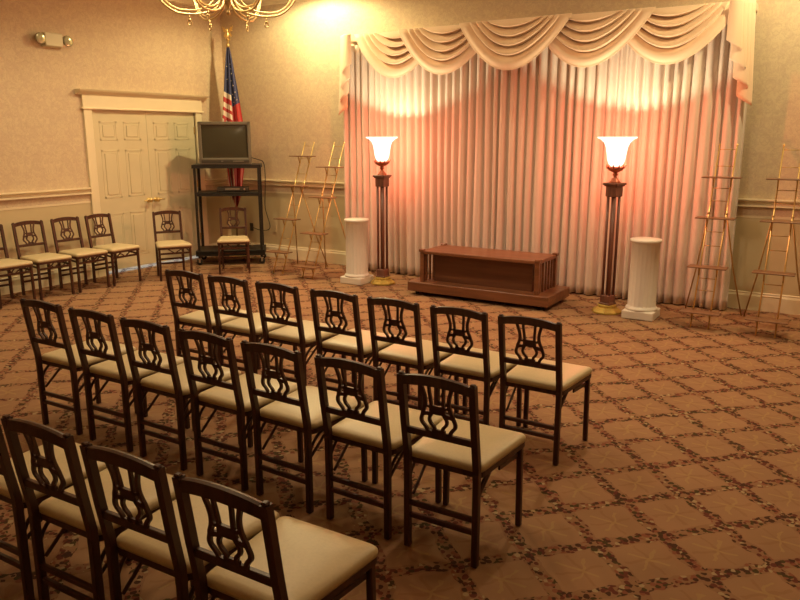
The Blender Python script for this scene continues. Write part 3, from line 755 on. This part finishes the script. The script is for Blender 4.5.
# ------------------------------------------------------------------ chandelier
CHX, CHY, CZ = -3.04, 3.12, 2.452
ch = thing('chandelier', 'polished brass chandelier with curved arms hanging at the top of the picture', 'chandelier', (CHX, CHY, CZ))
m = MB(); m.lathe([(.001, -.012), (.012, -.006), (.012, .006), (.005, .02), (.02, .05), (.045, .085), (.03, .12), (.02, .15), (.035, .20), (.055, .24), (.06, .28), (.03, .33), (.018, .40), (.03, .46), (.012, .52), (.012, .60), (.001, .6)], 24)
m.build('stem', M['chbrass'], ch)
m = MB(); m.tube([(0, 0, .6), (0, 0, CH - CZ - .03)], .006, 8); m.build('chain', M['chbrass'], ch)
m = MB(); m.lathe([(.07, CH - CZ), (.065, CH - CZ - .03), (.02, CH - CZ - .05), (.001, CH - CZ - .05)], 20); m.build('canopy', M['chbrass'], ch)
va = math.atan2(-CHY, -CHX)
for k in range(6):
    a = va + PI / 2 + k * PI / 3; arm = MB()
    R = lambda r, z: (r * math.cos(a), r * math.sin(a), z)
    arm.tube(catmull([R(.04, .20), R(.03, .10), R(.055, .03), (R(.12, -.002)), R(.20, -.012), R(.28, .0), R(.345, .05), R(.385, .13), R(.395, .22)], 6), .0056, 10)
    arm.tube(catmull([R(.045, .22), R(.05, .12), R(.08, .055), (R(.14, .018)), R(.21, .008), R(.275, .018), R(.33, .06), R(.372, .14), R(.388, .22)], 6), .0042, 10)
    arm.lathe([(.001, .21), (.03, .22), (.045, .235), (.045, .24), (.012, .243), (.012, .25)], 16, c=R(.392, 0))
    ao = arm.build('arm', M['chbrass'], ch)
    h = MB(); h.tube([R(.205, -.018), R(.205, -.035)], .004, 6); h.ball(R(.205, -.042), .009, 10)
    ring = [(Vector(R(.205, -.058)) + Vector((math.cos(a) * .011 * math.cos(q), math.sin(a) * .011 * math.cos(q), .011 * math.sin(q)))) for q in [2 * PI * i / 12 for i in range(12)]]
    h.tube(ring, .003, 6, closed=True, up=(-math.sin(a), math.cos(a), 0)); h.build('drop_hook', M['chbrass'], ao)
    cd = MB(); cd.lathe([(.012, .245), (.012, .335), (.001, .335)], 12, c=R(.392, 0)); cd.build('candle_sleeve', M['candle'], ao)
    bb = MB(); bb.lathe([(.006, .335), (.015, .355), (.016, .375), (.008, .405), (.001, .42)], 12, c=R(.392, 0)); bb.build('candle_bulb', M['bulb'], ao)
    L = bpy.data.lights.new('candle_light', 'POINT'); L.energy = 4.9; L.color = (1, .75, .43); L.shadow_soft_size = .03
    o = bpy.data.objects.new('candle_light', L); COL.objects.link(o); o.parent = ao; o.location = R(.392, .44)

# ------------------------------------------------------------------ recessed ceiling lights and their light, then added ones that raise the ambient
def downlight(x, y, e, label, size=1.9, blend=.9, col=(1, .80, .48), aim=None):
    m = MB(); n = 28; m.lathe([(.085, CH - .001), (.085, CH - .012), (.065, CH - .010), (.062, CH - .002)], n, 0, (x, y, 0)); m.lathe([(.060, CH - .004), (.001, CH - .006)], n, 1, (x, y, 0))
    o = m.build('recessed_light', [M['trim'], M['diffuser']]); tag(o, label, 'ceiling light', 'recessed ceiling lights')
    L = bpy.data.lights.new('downlight', 'SPOT'); L.energy = e; L.color = col; L.spot_size = size; L.spot_blend = blend; L.shadow_soft_size = .05
    s_ = bpy.data.objects.new('downlight', L); COL.objects.link(s_); s_.location = (x, y, CH - .03)
    if aim: s_.rotation_euler = (Vector(aim) - Vector((x, y, CH))).to_track_quat('-Z', 'Y').to_euler()
downlight(-6.30, 7.72, 88, 'round recessed ceiling light above the left end of the curtains', 3.0, .35, (1, .84, .42))
downlight(-.35, 7.45, 60, 'round recessed ceiling light above the right end of the curtains', 3.0, .4, (1, .82, .42))
downlight(-7.55, 3.95, 40, 'round recessed ceiling light near the left wall', 2.3, 1.0, (1, .78, .42))
downlight(-4.6, 5.6, 66, 'added unseen ceiling light raising the ambient above the floor left of the platform', 2.6, 1.0, (1, .78, .52))  # added unseen fixture, lifts the ambient left of the platform
downlight(-1.6, 5.4, 56, 'added unseen ceiling light raising the ambient above the floor right of the platform', 2.6, 1.0, (1, .78, .52))  # added fill out of view, brightens the floor right of the platform
downlight(.6, 5.2, 24, 'added unseen ceiling light raising the ambient above the open floor on the right', 2.6, 1.0, (1, .72, .36))  # added fill for the dim open floor, fixture unseen
downlight(-6.6, 5.6, 64, 'added unseen ceiling light raising the ambient in front of the double doors', 2.6, 1.0, (1, .79, .46))  # added ambient light before the doors, out of view

def area(name, loc, rot, sx, sy, e, col):
    L = bpy.data.lights.new(name, 'AREA'); L.shape = 'RECTANGLE'; L.size = sx; L.size_y = sy; L.energy = e; L.color = col
    o = bpy.data.objects.new(name, L); COL.objects.link(o); o.location = loc; o.rotation_euler = rot; return o
area('passage_daylight', (WL - .65, mid, 2.4), (0, 0, 0), .8, 1.4, 60, (.38, .62, 1.0))

w = bpy.data.worlds.new('world'); SC.world = w; w.use_nodes = True
w.node_tree.nodes['Background'].inputs[0].default_value = (1, .7, .4, 1); w.node_tree.nodes['Background'].inputs[1].default_value = 0.05

# ------------------------------------------------------------------ camera
cam = bpy.data.cameras.new('camera'); co = bpy.data.objects.new('camera', cam); COL.objects.link(co)
cam.sensor_width = 36; cam.lens = 732.67 / 800 * 36; cam.clip_start = .05
pit, rol, yaw = .2206, -.0011, -.5553
F = Vector((math.sin(yaw) * math.cos(pit), math.cos(yaw) * math.cos(pit), -math.sin(pit))); R_ = Vector((math.cos(yaw), -math.sin(yaw), 0)); U = R_.cross(F)
mt = Matrix((R_, U, -F)).transposed()
mt = mt @ Matrix.Rotation(rol, 3, 'Z')
co.matrix_world = Matrix.Translation((0, 0, 1.7963)) @ mt.to_4x4()
SC.camera = co
SC.view_settings.view_transform = 'Standard'; SC.view_settings.look = 'None'; SC.view_settings.gamma = 1; SC.view_settings.use_curve_mapping = False
SC.view_settings.exposure = 1.1
